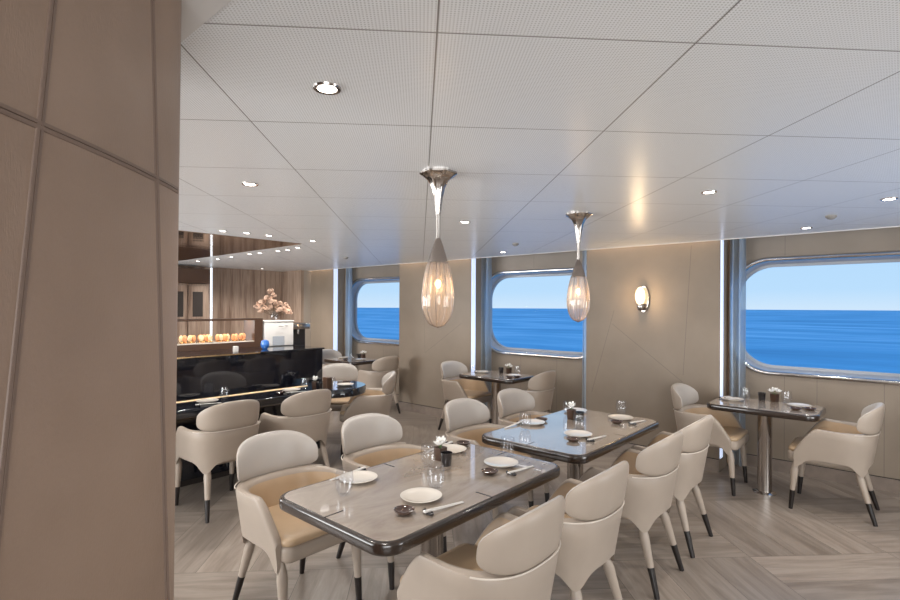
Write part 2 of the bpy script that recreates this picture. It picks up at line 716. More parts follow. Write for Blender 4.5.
bay_seams = [(-0.869, 0.1, -0.869, 2.4), (-0.611, 0.1, -0.611, 0.93), (-0.13, 0.1, -0.13, 0.93), (-2.98, 0.1, -2.98, 0.93), (-3.35, 0.1, -3.35, 0.93), (-3.9, 0.1, -3.9, 0.93), (-3.7, 2.08, -3.7, 2.4), (-6.7, 0.1, -6.7, 0.93), (-1.25, 0.1, -1.25, 0.93)]
M['bay'] = mat_panel('beige window wall panel', bay_seams)
for k, ((wx0, wx1), (bx0, bx1)) in enumerate(zip(WIN, BAYS)):
    cx, cz = (wx0 + wx1) / 2, (WZ0 + WZ1) / 2
    hw, hh = (wx1 - wx0) / 2, (WZ1 - WZ0) / 2
    A = ring_angles(cx, cz, bx0, bx1, 0, 2.46)
    outer = [rect_point(cx, cz, bx0, bx1, 0, 2.46, a) for a in A]
    hole = [rr_point(cx, cz, hw, hh, RAD, a) for a in A]
    bm = nb()
    ring_strip(bm, [[(x, YW, z) for x, z in outer], [(x, YW, z) for x, z in hole], [(x, YW + 0.16, z) for x, z in hole], [(x, YW + 0.16, z) for x, z in outer]])
    struct('wall_back', bm, M['bay'])
    # window: frame ring, reveal, pane
    w = empty('window_%d' % (k + 1), (0, 0, 0))
    w['kind'] = 'structure'

    def loop(d, y):
        return [(x, y, z) for x, z in (rr_point(cx, cz, hw + d, hh + d, RAD + d, a) for a in A)]
    bm = nb()
    ring_strip(bm, [loop(0.030, YW + 0.002), loop(0.030, YW - 0.018), loop(0.022, YW - 0.026), loop(0.002, YW - 0.026), loop(-0.008, YW - 0.018), loop(-0.010, YW + 0.012)])
    ob('window_frame', bm, M['frame'], w, True)
    bm = nb()
    ring_strip(bm, [loop(-0.001, YW + 0.012), loop(-0.010, YW + 0.012), loop(-0.030, YW + 0.105), loop(-0.030, YW + 0.12), loop(-0.055, YW + 0.12), loop(-0.055, YW + 0.16), loop(-0.001, YW + 0.16)])
    ob('window_reveal', bm, M['reveal'], w, True)
    bm = nb()
    lp = loop(-0.052, YW + 0.135)
    f1 = [bm.verts.new(p) for p in lp]
    f2 = [bm.verts.new((p[0], p[1] + 0.008, p[2])) for p in lp]
    bm.faces.new(f1)
    bm.faces.new(f2)
    for i in range(len(f1)):
        j = (i + 1) % len(f1)
        bm.faces.new((f1[i], f1[j], f2[j], f2[i]))
    ob('window_pane', bm, M['pane'], w)
    b = nb()
    box(b, bx0 + 0.01, bx1 - 0.01, YW - 0.012, YW, 0.0, 0.112)
    struct('baseboard_back', b, M['base'])
    b = nb()
    box(b, bx0 + 0.01, bx1 - 0.01, YW - 0.006, YW, 0.112, 0.119)
    struct('trim_5', b, M['shadowgap'])

PIERS = [(-2.735, -1.335, [(-2.423, 1.40, -1.675, 0.83), (-2.40, 1.55, -2.66, 0.62), (-1.60, 2.2, -1.673, 0.90)]),
         (-5.863, -4.43, [(-5.35, 2.2, -5.30, 0.9), (-5.30, 0.9, -4.6, 1.35)]),
         (-8.26, -7.56, [(-7.93, 2.2, -7.93, 0.12)]),
         (0.36, 1.7, [])]
for i, (x0, x1, sm) in enumerate(PIERS):
    b = nb()
    box(b, x0, x1, YP, YW - 0.001, 0, 2.458, 0.012, 3)
    struct('wall_pier', b, mat_panel('beige pier panel', sm), smooth=True)
    b = nb()
    box(b, x0 + 0.004, x1 - 0.004, YP - 0.01, YP + 0.02, 0, 0.118)
    struct('baseboard_pier', b, M['base'])
    b = nb()
    box(b, x0 + 0.006, x1 - 0.006, YP - 0.004, YP + 0.02, 0.118, 0.126)
    struct('trim_6', b, M['shadowgap'])
    if i < 3:
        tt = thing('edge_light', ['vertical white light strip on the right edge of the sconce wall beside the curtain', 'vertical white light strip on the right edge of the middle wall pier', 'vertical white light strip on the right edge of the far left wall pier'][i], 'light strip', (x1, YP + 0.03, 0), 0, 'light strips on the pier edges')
        ob('diffuser', box(nb(), 0.0005, 0.007, -0.022, 0.06, 0.13, 2.40), M['edge'], tt)  # added glow in place of daylight falling on the pier side
    # cove light above the ceiling edge washes the top of each pier
    area_light('cove_light', ((x0 + x1) / 2, 5.33 + 0.04, 2.31), ((x0 + x1) / 2, YP + 0.02, 2.12), x1 - x0, 0.02, 1.1 * (x1 - x0), (1.0, 0.72, 0.45))

# sea outside
bm = nb()
bmesh.ops.create_circle(bm, cap_ends=True, radius=4500, segments=96)
for v in bm.verts:
    v.co.z = -10
o = ob('sea', bm, M['sea'])
tag(o, 'calm blue sea stretching to the horizon outside the windows', 'sea', kind='stuff')

# bronze mirror ceiling over the bar
b = nb()
box(b, XL, -4.74, 0.6, 2.985, CEIL - 0.006, CEIL + 0.0)
struct('trim_2', b, M['mirror'])
# led corner strip in the wood wall
t = thing('light_strip', 'vertical white light strip set in the dark wood wall behind the bar', 'light strip', (XL + 0.001, 3.86, 0.9))
ob('diffuser', box(nb(), 0, 0.015, -0.014, 0.014, 0, 1.32), M['led'], t)

# ------------------------------------------------------------------ leather column, near left
CC, CS = math.cos(YAW), math.sin(YAW)


def c2w(X, d):
    return (CC * X - CS * d, CS * X + CC * d)


def lin(z, z0, a, z1, b):
    k = (z - z0) / (z1 - z0)
    return (a[0] + (b[0] - a[0]) * k, a[1] + (b[1] - a[1]) * k)


def seamL(z):
    return lin(z, 1.331, (-0.531, 0.600), 1.994, (-0.5455, 0.697))


def seamR(z):
    return lin(z, 1.038, (-0.5295, 0.95), 2.146, (-0.5625, 0.95))


def edgeR(z):
    return lin(z, 0.976, (-0.572, 1.06), 2.21, (-0.5616, 1.06))


def col_ring(z):
    a, b, c = seamL(z), seamR(z), edgeR(z)
    pts = [(-0.60, 0.22), (-0.535, 0.30), (a[0] + 0.0, a[1] - 0.12), a]
    m = ((a[0] + b[0]) / 2 + 0.004, (a[1] + b[1]) / 2)
    pts += [((a[0] * 3 + b[0]) / 4 + 0.003, (a[1] * 3 + b[1]) / 4), m, ((a[0] + 3 * b[0]) / 4 + 0.003, (a[1] + 3 * b[1]) / 4), b]
    pts += [((b[0] + c[0]) / 2 + 0.001, (b[1] + c[1]) / 2), (c[0] - 0.0005, c[1] - 0.012), (c[0] - 0.006, c[1] + 0.004), (c[0] - 0.05, c[1] + 0.05), (-0.80, 1.32), (-1.10, 1.36), (-1.32, 1.15), (-1.36, 0.8), (-1.22, 0.4), (-0.9, 0.2)]
    return [c2w(*p) for p in pts]


column = thing('column', 'leather wrapped tapered column filling the left edge of the view', 'column', (*c2w(-0.95, 0.75), 0))
ctr = Vector(column.location)
bm = nb()
rings = []
for i in range(17):
    z = (CEIL - 0.005) * i / 16
    rings.append([bm.verts.new(Vector((x, y, z)) - ctr) for x, y in col_ring(z)])
n = len(rings[0])
for k in range(16):
    for i in range(n):
        j = (i + 1) % n
        bm.faces.new((rings[k][i], rings[k][j], rings[k + 1][j], rings[k + 1][i]))
bm.faces.new(rings[0]); bm.faces.new(rings[-1])
ob('leather_cover', bm, M['column'], column, True)


def seam_band(P, hw=0.0075, h=0.0020):
    bm = nb()
    tn = []
    for i, (p, nrm) in enumerate(P):
        t_ = (P[min(i + 1, len(P) - 1)][0] - P[max(i - 1, 0)][0]).normalized()
        s_ = t_.cross(nrm).normalized()
        tn.append([bm.verts.new(p + s_ * (hw * a) + nrm * (h * b)) for a, b in ((-1, -1), (-0.8, 0.7), (-0.12, 1), (0, -0.6), (0.12, 1), (0.8, 0.7), (1, -1))])
    for k in range(len(tn) - 1):
        for i in range(6):
            bm.faces.new((tn[k][i], tn[k][i + 1], tn[k + 1][i + 1], tn[k + 1][i]))
    return bm


def stitches(P, off=0.005, pitch=0.0045):
    bm = nb()
    for side in (-1, 1):
        for k in range(len(P) - 1):
            (p, n1), (q, n2) = P[k], P[k + 1]
            L = (q - p).length
            t_ = (q - p).normalized()
            s_ = t_.cross(n1).normalized()
            m_ = int(L / pitch)
            for i in range(m_):
                c = p + t_ * (pitch * (i + 0.5)) + s_ * (side * off) + n1 * 0.0012
                tube(bm, [c - t_ * 0.0014, c + t_ * 0.0014], 0.0006, 4)
    return bm


nR = Vector((CC * 1.0, CS * 1.0, 0)).normalized()      # camera-right direction
def wv(p, z):
    x, y = c2w(*p)
    return Vector((x, y, z)) - ctr
zs = [0.9 + 1.32 * i / 30 for i in range(31)]
nA = (Vector((*c2w(1, 0.03), 0))).normalized()
nB = (Vector((*c2w(1, -0.25), 0))).normalized()
PL = [(wv(seamL(z), z), nA) for z in zs]
PRr = [(wv(seamR(z), z), nB) for z in zs]
zh = 1.813
a, b_, c = seamL(zh), seamR(zh), edgeR(zh)
PH = [(wv(p, zh + dz), nA) for p, dz in [((a[0] + 0.001, a[1] - 0.12), 0), (a, 0), (((a[0] * 3 + b_[0]) / 4 + 0.003, (a[1] * 3 + b_[1]) / 4), 0), (((a[0] + b_[0]) / 2 + 0.004, (a[1] + b_[1]) / 2), 0), (((a[0] + b_[0] * 3) / 4 + 0.003, (a[1] + 3 * b_[1]) / 4), 0), (b_, 0)]]
PH2 = [(wv(p, zh), nR) for p in (b_, ((b_[0] + c[0]) / 2 + 0.001, (b_[1] + c[1]) / 2), (c[0] - 0.0005, c[1] - 0.012))]
for P in (PL, PRr, PH, PH2):
    s_ = ob('seam', seam_band(P), M['seam'], column, True)
    ob('stitching', stitches(P), M['stitch'], s_)

# ------------------------------------------------------------------ dining chair
def superarc(th, w, yc, dep, e=2.6):
    cx, sy = math.cos(th), math.sin(th)
    return (w * math.copysign(abs(cx) ** (2 / e), cx), yc - dep * abs(sy) ** (2 / e))


def chair_path():
    P = []
    n1 = 12
    for i in range(n1):
        y = 0.235 + (-0.02 - 0.235) * i / n1
        P.append(('s', 1, y))
    for i in range(41):
        P.append(('a', PI * i / 40, None))
    for i in range(n1):
        y = -0.02 + (0.235 + 0.02) * (i + 1) / n1
        P.append(('s', -1, y))
    return P


def plan(k, z, inset=0.0):
    t = max(0.0, min(1.0, (z - 0.38) / 0.28))
    w = 0.243 + 0.035 * t - inset
    dep = 0.215 + 0.045 * t - inset
    if k[0] == 's':
        return (k[1] * w, k[2])
    return superarc(k[1], w, -0.02, dep)


def seat_outline(hx, yb_, yf_):
    o = []
    for cx, cy, rr, a0_ in ((hx - 0.05, yf_ - 0.05, 0.05, 0), (-hx + 0.05, yf_ - 0.05, 0.05, PI / 2), (-hx + 0.17, yb_ + 0.15, 0.15, PI), (hx - 0.17, yb_ + 0.15, 0.15, 3 * PI / 2)):
        for i in range(7):
            a = a0_ + PI / 2 * i / 6
            o.append((cx + rr * math.cos(a), cy + rr * math.sin(a)))
    return o


def toph(k):
    if k[0] == 'a':
        return 0.655
    y = k[2]
    if y < 0.085:
        return 0.655 + 0.005 * (y + 0.02) / 0.105
    u = max(0.0, (y - 0.085) / 0.150)
    return 0.66 - 0.19 * (u ** 1.45)


def both(k):
    z = 0.415
    x, y = plan(k, 0.4)
    d = min(math.hypot(abs(x) - 0.24, y - 0.235), math.hypot(abs(x) - 0.19, y + 0.19))
    return z - 0.085 * math.exp(-(d / 0.062) ** 2)


def make_chair():
    c = empty('dining_chair')
    bm = nb()
    P = chair_path()
    cols = []
    for k in P:
        th, bh = toph(k), both(k)
        back = 0.0
        if k[0] == 'a':
            back = math.sin(k[1]) ** 0.7
        thick = 0.042 + 0.034 * back
        rad = thick / 2
        col = []
        for i in range(6):
            z = bh + (th - rad * 0.8 - bh) * i / 5
            col.append((*plan(k, z), z))
        for a in (0.25, 0.5, 0.75):
            ins = rad * (1 - math.cos(PI * a))
            z = th - rad * 0.8 + rad * 0.8 * math.sin(PI * a)
            col.append((*plan(k, th, ins), z))
        for i in range(5):
            z = th - rad * 0.8 + (0.43 - th + rad * 0.8) * i / 4
            z = max(z, 0.43)
            col.append((*plan(k, z, thick), z))
        cols.append([bm.verts.new(p) for p in col])
    m = len(cols[0])
    for k in range(len(cols) - 1):
        for i in range(m - 1):
            f = bm.faces.new((cols[k][i], cols[k][i + 1], cols[k + 1][i + 1], cols[k + 1][i]))
            f.material_index = 1 if i >= 9 else 0
    bm.faces.new(cols[0]); bm.faces.new(list(reversed(cols[-1])))
    # bottom closing strip
    for k in range(len(cols) - 1):
        bm.faces.new((cols[k][0], cols[k + 1][0], cols[k + 1][-1], cols[k][-1])).material_index = 0
    sh = ob('shell', bm, [M['leather'], M['leather_in']], c, True)
    # piping along the back seam
    bm = nb()
    pts = []
    for i in range(5, 36):
        k = ('a', PI * i / 40, None)
        x, y = plan(k, 0.655)
        pts.append((x * 1.0, y + 0.001, 0.648))
    tube(bm, pts, 0.0035, 6)
    ob('piping', bm, M['piping'], c, True)
    # seat base and cushion
    bm = nb()
    prism(bm, seat_outline(0.226, -0.185, 0.285), [(0.02, 0.375), (0.004, 0.385), (0, 0.40), (0, 0.44), (0.006, 0.452), (0.02, 0.456)])
    ob('seat_base', bm, M['leather'], c, True)
    bm = nb()
    prism(bm, seat_outline(0.222, -0.185, 0.282), [(0.012, 0.452), (0.002, 0.458), (0, 0.468), (0.004, 0.480), (0.014, 0.487), (0.028, 0.491), (0.040, 0.4925)])
    ob('seat', bm, M['leather_in'], c, True)
    # backrest pad
    bm = nb()
    NR, NA = 9, 48
    zc, aw, bt, bb = 0.742, 0.242, 0.123, 0.100
    def yb(x, z):
        q = max(0.0, 1 - (abs(x) / 0.262) ** 2.6) ** (1 / 2.6)
        return -0.02 - 0.238 * q - (z - 0.655) * 0.16
    sides = []
    for s, T in ((1, 0.038), (-1, 0.024)):
        grid = []
        for ir in range(NR + 1):
            r = math.sin(PI / 2 * ir / NR)
            row = []
            for ia in range(NA):
                a = 2 * PI * ia / NA
                ca, sa = math.cos(a), math.sin(a)
                e = 2.5 if sa > 0 else 4.2
                x = aw * math.copysign(abs(ca) ** (2 / e), ca) * r
                z = (bt if sa > 0 else bb) * math.copysign(abs(sa) ** (2 / e), sa) * r
                th = T * max(0.0, 1 - r ** 6) ** 0.5
                y = yb(x, zc + z) + s * th
                row.append((x, y, zc + z))
            grid.append(row)
        sides.append(grid)
    for s in (0, 1):
        g = sides[s]
        cen = bm.verts.new(g[0][0])
        rws = [[bm.verts.new(p) for p in row] for row in g[1:]]
        for i in range(NA):
            bm.faces.new((cen, rws[0][i], rws[0][(i + 1) % NA])).material_index = s
        for k in range(len(rws) - 1):
            for i in range(NA):
                j = (i + 1) % NA
                bm.faces.new((rws[k][i], rws[k][j], rws[k + 1][j], rws[k + 1][i])).material_index = s
    bmesh.ops.remove_doubles(bm, verts=bm.verts, dist=0.0005)
    ob('backrest', bm, [M['leather_pad'], M['leather']], c, True)
    for sx_, top, bot in ((1, (0.214, 0.225), (0.220, 0.258)), (-1, (0.214, 0.225), (0.220, 0.258)), (1, (0.152, -0.140), (0.204, -0.262)), (-1, (0.152, -0.140), (0.204, -0.262))):
        def at(z):
            k = 1 - z / 0.42
            return (sx_ * (top[0] + (bot[0] - top[0]) * k), top[1] + (bot[1] - top[1]) * k, z)
        bm = nb()
        tube(bm, [at(0.40), at(0.37), at(0.335), at(0.30), at(0.25), at(0.148)], [0.008, 0.014, 0.023, 0.0265, 0.0235, 0.0185], 14)
        lg = ob('leg', bm, M['leather'], c, True)
        bm = nb()
        tube(bm, [at(0.150), at(0.075), at(0.0)], [0.0192, 0.0168, 0.0140], 14)
        ob('leg_tip', bm, M['dark_tip'], lg, True)
    return c


chair0 = make_chair()
index_tree(chair0)
used = [False]


def place_chair(x, y, rz, label, group, z=0):
    c = copy_tree(chair0) if used[0] else chair0
    used[0] = True
    c.location = (x, y, z)
    c.rotation_euler = (0, 0, rz)
    tag(c, label, 'chair', group)
    return c


RIGHT = -PI / 2   # facing +x
LEFT = PI / 2     # facing -x
G = 'cream leather armchairs around the restaurant tables'
place_chair(-1.265, 1.63, LEFT, 'cream armchair closest to the viewer, its back cut by the bottom edge', G)
place_chair(-1.265, 2.24, LEFT, 'cream armchair seen from behind, second nearest on the right side of the front table', G)
place_chair(-1.265, 3.03, LEFT, 'cream armchair on the near right side of the second table, seen from behind', G)
place_chair(-1.265, 3.65, LEFT, 'cream armchair on the far right side of the second table, seen from behind', G)
place_chair(-2.42, 1.50, RIGHT, 'cream armchair with tan seat in full view left of the front table', G)
place_chair(-2.41, 2.16, RIGHT, 'cream armchair on the far left side of the front table', G)
place_chair(-2.32, 3.02, RIGHT, 'cream armchair on the near left side of the second table, pale backrest facing us', G)
place_chair(-2.32, 3.68, RIGHT, 'cream armchair on the far left side of the second table, pale backrest facing us', G)
place_chair(-0.415, 5.03, LEFT, 'cream armchair in side view at the right of the table under the big right window', G)
place_chair(-1.335, 5.03, RIGHT, 'cream armchair left of the table under the big right window, beside the sconce wall', G)
place_chair(-4.235, 5.05, RIGHT, 'cream armchair left of the small table under the middle window', G)
place_chair(-3.28, 5.05, LEFT, 'cream armchair right of the small table under the middle window', G)
place_chair(-6.95, 5.02, RIGHT, 'pale armchair left of the far table under the left window, beyond the bar counter end', G)
place_chair(-5.86, 4.98, LEFT, 'grey beige armchair right of the far table under the left window, seen from behind', G)
place_chair(-4.07, 1.84, LEFT, 'cream armchair at the long bar table beside the leather column', G)
place_chair(-4.07, 2.52, LEFT, 'cream armchair at the long bar table, second from the column', G)
place_chair(-4.38, 3.58, math.atan2(0.77, -0.64) - PI / 2 + PI/2*0 + 0.0, 'cream armchair in side view at the rounded end of the bar table', G)
place_chair(-5.13, 3.70, 0, 'tan lit armchair behind the rounded end of the bar table, facing us', G)


def face(o, dx, dy):
    o.rotation_euler = (0, 0, math.atan2(-dx, dy))


chs = [o for o in COL.objects if o.name.startswith('dining_chair')]
face(chs[16], -0.64, -0.77)
face(chs[17], 0.66, -0.75)

# ------------------------------------------------------------------ tables
def make_table(label, x0, x1, y0, y1, rad, ticks=True, pr=0.055, group=None, base_r=0.09):
    cx, cy = (x0 + x1) / 2, (y0 + y1) / 2
    hx, hy = (x1 - x0) / 2, (y1 - y0) / 2
    t = thing('dining_table', label, 'table', (cx, cy, 0), 0, group)
    bm = nb()
    prism(bm, rrect(-hx, hx, -hy, hy, rad, 10), [(0.03, 0.698), (0.010, 0.700), (0.002, 0.706), (0, 0.714), (0, 0.738), (0.003, 0.745), (0.009, 0.749), (0.016, 0.7495)])
    ob('table_edge', bm, M['lacquer'], t, True)
    bm = nb()
    i = 0.020
    prism(bm, rrect(-hx + i, hx - i, -hy + i, hy - i, rad - i * 0.8, 10), [(0, 0.746), (0, 0.7502), (0.0008, 0.7508)])
    ob('table_top', bm, M['top'], t, True)
    if ticks:
        L = 0.085
        for (a0, a1, b0, b1) in ((-0.004, 0.004, -hy + i - 0.003, -hy + i + L), (-0.004, 0.004, hy - i - L, hy - i + 0.003), (-hx + i - 0.003, -hx + i + L, -0.004, 0.004), (hx - i - L, hx - i + 0.003, -0.004, 0.004)):
            ob('inlay_line', box(nb(), a0, a1, b0, b1, 0.749, 0.7514), M['lacquer'], t)
    bm = nb()
    lathe(bm, [(pr, 0.012), (pr, 0.66), (pr + 0.012, 0.675), (0.15, 0.682), (0.15, 0.699)], 32)
    ob('pedestal', bm, M['chrome'], t, True)
    bm = nb()
    lathe(bm, [(base_r, 0.0), (base_r, 0.006), (base_r - 0.012, 0.012), (pr + 0.005, 0.018)], 32)
    ob('base_plate', bm, M['chrome'], t, True)
    return t


GT = 'dining tables with marble tops'
make_table('large rectangular marble topped table nearest the viewer with dark edge', -2.085, -1.335, 1.17, 2.425, 0.09, group=GT)
make_table('second large marble table reflecting the blue window, below the right pendant lamp', -2.085, -1.335, 2.60, 3.855, 0.09, group=GT)
make_table('small dark edged table under the big right window', -1.31, -0.49, 4.80, 5.36, 0.09, group=GT)
make_table('small dark edged table under the middle window', -4.17, -3.35, 4.80, 5.36, 0.09, group=GT)
make_table('small dark edged table under the far left window', -6.90, -6.12, 4.72, 5.28, 0.09, group=GT)

# long bar table with a rounded end
t = thing('bar_table', 'long dark glossy table with rounded end in front of the black bar counter', 'table', (-4.48, 2.3, 0))
out = [(-4.675, 0.6), (-4.30, 0.6), (-4.30, 2.93)]
cxr, cyr, rr_ = -4.53, 3.23, 0.35
a0 = math.atan2(2.93 - cyr, -4.30 - cxr)
a1 = PI
for i in range(29):
    a = a0 + (a1 - a0) * i / 28
    out.append((cxr + rr_ * math.cos(a), cyr + rr_ * math.sin(a)))
out.append((-4.675, 3.24))
loc_ = [(x + 4.48, y - 2.3) for x, y in out]
bm = nb()
prism(bm, loc_, [(0.012, 0.668), (0.0, 0.676), (0, 0.742), (0.006, 0.749), (0.010, 0.750)])
ob('table_top', bm, M['black'], t, True)
ob('rim_light', box(nb(), -0.192, -0.185, -1.7, 0.72, 0.7505, 0.756), M['warmled'], t)
for px, py in ((-4.50, 1.2), (-4.50, 2.3), (-4.62, 3.0)):
    bm = nb()
    lathe(bm, [(0.08, 0.0), (0.08, 0.012), (0.035, 0.02), (0.035, 0.66), (0.09, 0.668)], 24, (px + 4.48, py - 2.3, 0))
    ob('pedestal', bm, M['chrome'], t, True)

# ------------------------------------------------------------------ bar counter
t = thing('bar_counter', 'tall black glossy bar counter with gold lit rim on the left', 'counter', (-5.05, 1.9, 0))
bm = nb(); box(bm, -0.40, 0.360, -1.4, 1.32, 0.06, 1.118, 0.004)
ob('counter_body', bm, M['black'], t)
bm = nb(); box(bm, -0.42, 0.375, -1.42, 1.335, 1.118, 1.136, 0.004)
ob('worktop', bm, M['black'], t)
bm = nb(); box(bm, 0.376, 0.381, -1.42, 0.60, 1.122, 1.134)
ob('rim_strip', bm, M['gold'], t)
bm = nb(); box(bm, -0.36, 0.32, -1.36, 1.28, 0.0, 0.06)
ob('plinth', bm, M['shadowgap'], t)

# display case
CX0, CX1, CY0, CY1 = -5.42, -5.18, 1.55, 2.80
t = thing('display_case', 'brown framed glass display case with lit food on the bar counter', 'display case', (-5.30, 2.2, 1.136))
def bl(name, x0, x1, y0, y1, z0, z1, mat, par=None, bev=0.0):
    L = t.location
    return ob(name, box(nb(), x0 - L.x, x1 - L.x, y0 - L.y, y1 - L.y, z0 - L.z, z1 - L.z, bev), mat, par or t)
bl('case_base', CX0, CX1, CY0, CY1, 1.137, 1.20, M['brown_panel'])
bl('case_lid', CX0, CX1, CY0, CY1, 1.425, 1.445, M['brown_panel'])
bl('case_end', CX0, CX1, 2.71, 2.80, 1.20, 1.425, M['brown_panel'])
bl('case_end', CX0, CX1, 1.55, 1.60, 1.20, 1.425, M['brown_panel'])
bl('case_glass', CX1 - 0.008, CX1 - 0.002, 1.60, 2.71, 1.20, 1.425, M['pane'])
bl('case_back', CX0, CX0 + 0.006, 1.60, 2.71, 1.20, 1.425, M['pane'])
bl('case_shelf', CX0 + 0.01, CX1 - 0.01, 1.60, 2.71, 1.20, 1.212, M['porcelain'])
area_light('case_light', ((CX0 + CX1) / 2, 2.2, 1.42), ((CX0 + CX1) / 2, 2.2, 1.2), 0.08, 1.1, 4.0, (1.0, 0.78, 0.5))
p0 = None
for i in range(12):
    y = 1.68 + 0.086 * i
    if i == 0:
        q = empty('sushi_platter')
        bm = nb(); lathe(bm, [(0.030, 0.0), (0.038, 0.006), (0.034, 0.009)], 16)
        ob('platter', bm, M['gold'], q, True)
        for j in range(3):
            bm = nb()
            bmesh.ops.create_icosphere(bm, subdivisions=2, radius=0.021)
            for v in bm.verts:
                v.co.z = v.co.z * 1.7 + 0.040
                v.co.x += (-0.018, 0.015, 0.0)[j]
                v.co.y += (-0.012, -0.01, 0.018)[j]
            ob('sushi_piece', bm, M['food'] if j < 2 else M['cream_food'], q, True)
        index_tree(q); p0 = q
    else:
        q = copy_tree(p0)
    q.location = (-5.26 - 0.03 * (i % 2), y, 1.2125)
    q.rotation_euler = (0, 0, i * 0.7)
    tag(q, 'gold platter of salmon coloured sushi in the lit display case, %s' % ['nearest the column, leftmost', 'second from the left', 'third from the left', 'fourth from the left', 'fifth from the left', 'sixth from the left', 'sixth from the right', 'fifth from the right', 'fourth from the right', 'third from the right', 'second from the right', 'rightmost'][i], 'sushi', 'sushi platters in the display case')

t = thing('ice_bin', 'white boxy appliance with lid standing right of the display case on the bar', 'appliance', (-5.28, 3.03, 1.137))
ob('body', box(nb(), -0.11, 0.11, -0.215, 0.135, 0, 0.262, 0.012, 3), M['white_plastic'], t, True)
ob('lid', box(nb(), -0.115, 0.115, -0.22, 0.14, 0.263, 0.283, 0.006), M['white_plastic'], t, True)
ob('handle', tube(nb(), [(0.118, -0.05, 0.22), (0.135, -0.05, 0.22), (0.135, 0.04, 0.22), (0.118, 0.04, 0.22)], 0.005, 8), M['chrome'], t, True)
ob('panel', box(nb(), 0.11, 0.113, -0.12, 0.02, 0.01, 0.11, 0.002), M['reveal'], t)

t = thing('coffee_machine', 'black and chrome coffee machine behind the end of the bar counter', 'coffee machine', (-5.6, 3.45, 0))
ob('stand', box(nb(), -0.16, 0.16, -0.19, 0.14, 0, 1.02, 0.01), M['black'], t)
ob('body', box(nb(), -0.14, 0.05, -0.15, 0.11, 1.02, 1.36, 0.01), M['black'], t)
ob('hood', box(nb(), -0.15, 0.14, -0.16, 0.12, 1.30, 1.375, 0.012, 3), M['chrome'], t, True)
ob('drip_tray', box(nb(), 0.05, 0.15, -0.15, 0.11, 1.02, 1.05, 0.004), M['chrome'], t)
ob('spout', tube(nb(), [(0.10, -0.02, 1.31), (0.10, -0.02, 1.24)], [0.014, 0.009], 10), M['chrome'], t, True)
bm = nb(); lathe(bm, [(0.018, 0), (0.030, 0.05), (0.028, 0.05), (0.016, 0.004)], 20)
o = ob('coffee_cup', bm, M['porcelain'], None, True, (-5.49, 3.44, 1.0505))
tag(o, 'white cup standing on the coffee machine tray', 'cup')

bm = nb(); box(bm, -0.02, 0.02, -0.02, 0.02, 0, 0.055, 0.004)
o = ob('napkin_block', bm, M['paper'], None, False, (-4.82, 2.33, 1.1365))
tag(o, 'small white block standing on the bar counter rim below the display case', 'napkins')
bm = nb(); lathe(bm, [(0.022, 0.0), (0.040, 0.02), (0.044, 0.05), (0.036, 0.085), (0.018, 0.092)], 24)
o = ob('blue_jar', bm, M['blue'], None, True, (-4.95, 2.70, 1.1365))
tag(o, 'round blue jar on the bar between display case and white appliance', 'jar')

# flower arrangement
t = thing('flower_arrangement', 'pale pink blossom branches in a glass vase on the white bar appliance', 'flowers', (-5.30, 3.0, 1.4205))
bm = nb(); lathe(bm, [(0.035, 0.0), (0.045, 0.02), (0.040, 0.07), (0.030, 0.10), (0.027, 0.10), (0.034, 0.06), (0.03, 0.01)], 24)
ob('vase', bm, M['glass'], t, True)
rng = random.Random(3)
bs = nb(); bf = nb()
heads = [(0, -0.05, 0.32), (0.02, -0.03, 0.27), (0, -0.09, 0.25), (0, 0.0, 0.20), (0.03, 0.06, 0.19), (0, 0.13, 0.17), (0, 0.17, 0.13), (0, 0.19, 0.09), (0.03, 0.10, 0.12), (0, -0.17, 0.19), (0, -0.20, 0.15), (0.03, -0.12, 0.14), (0, -0.04, 0.15), (0.05, 0.03, 0.12), (-0.05, 0.05, 0.16), (-0.05, -0.1, 0.2), (0, -0.16, 0.11), (0.04, -0.05, 0.21), (0.04, 0.14, 0.10)]
for hx_, hy_, hz_ in heads:
    tube(bs, [(0, 0, 0.03), (hx_ * 0.4, hy_ * 0.4, hz_ * 0.6), (hx_, hy_, hz_)], 0.0025, 5)
    for k in range(11):
        d = Vector((rng.uniform(-1, 1), rng.uniform(-1, 1), rng.uniform(-1, 1))).normalized() * rng.uniform(0.012, 0.034)
        c_ = Vector((hx_, hy_, hz_)) + d
        r_ = bmesh.ops.create_icosphere(bf, subdivisions=1, radius=rng.uniform(0.014, 0.024))
        nrm = d.normalized()
        q_ = nrm.to_track_quat('Z', 'Y').to_matrix()
        for v in r_['verts']:
            v.co = c_ + q_ @ Vector((v.co.x, v.co.y, v.co.z * 0.35))
ob('branches', bs, M['stem'], t, True)
ob('blossoms', bf, M['blossom'], t)

# wall cupboard behind the bar
t = thing('wall_cupboard', 'tall brown cupboard with two dark panes against the far left wall behind the bar', 'cupboard', (-8.70, 3.2, 0))
ob('body', box(nb(), -0.175, 0.10, -0.6, 0.50, 0.0, 1.93, 0.005), M['wood'], t)
ob('top_box', box(nb(), -0.175, 0.16, -0.6, 0.50, 1.935, 2.17, 0.005), M['brown_panel'], t)
for y0 in (-0.42, -0.10, 0.20):
    d_ = ob('door', box(nb(), 0.101, 0.118, y0 - 0.02, y0 + 0.26, 0.1, 1.90, 0.003), M['wood'], t)
    ob('door_pane', box(nb(), 0.1185, 0.121, y0 + 0.04, y0 + 0.20, 1.40, 1.80), M['shadowgap'], d_)

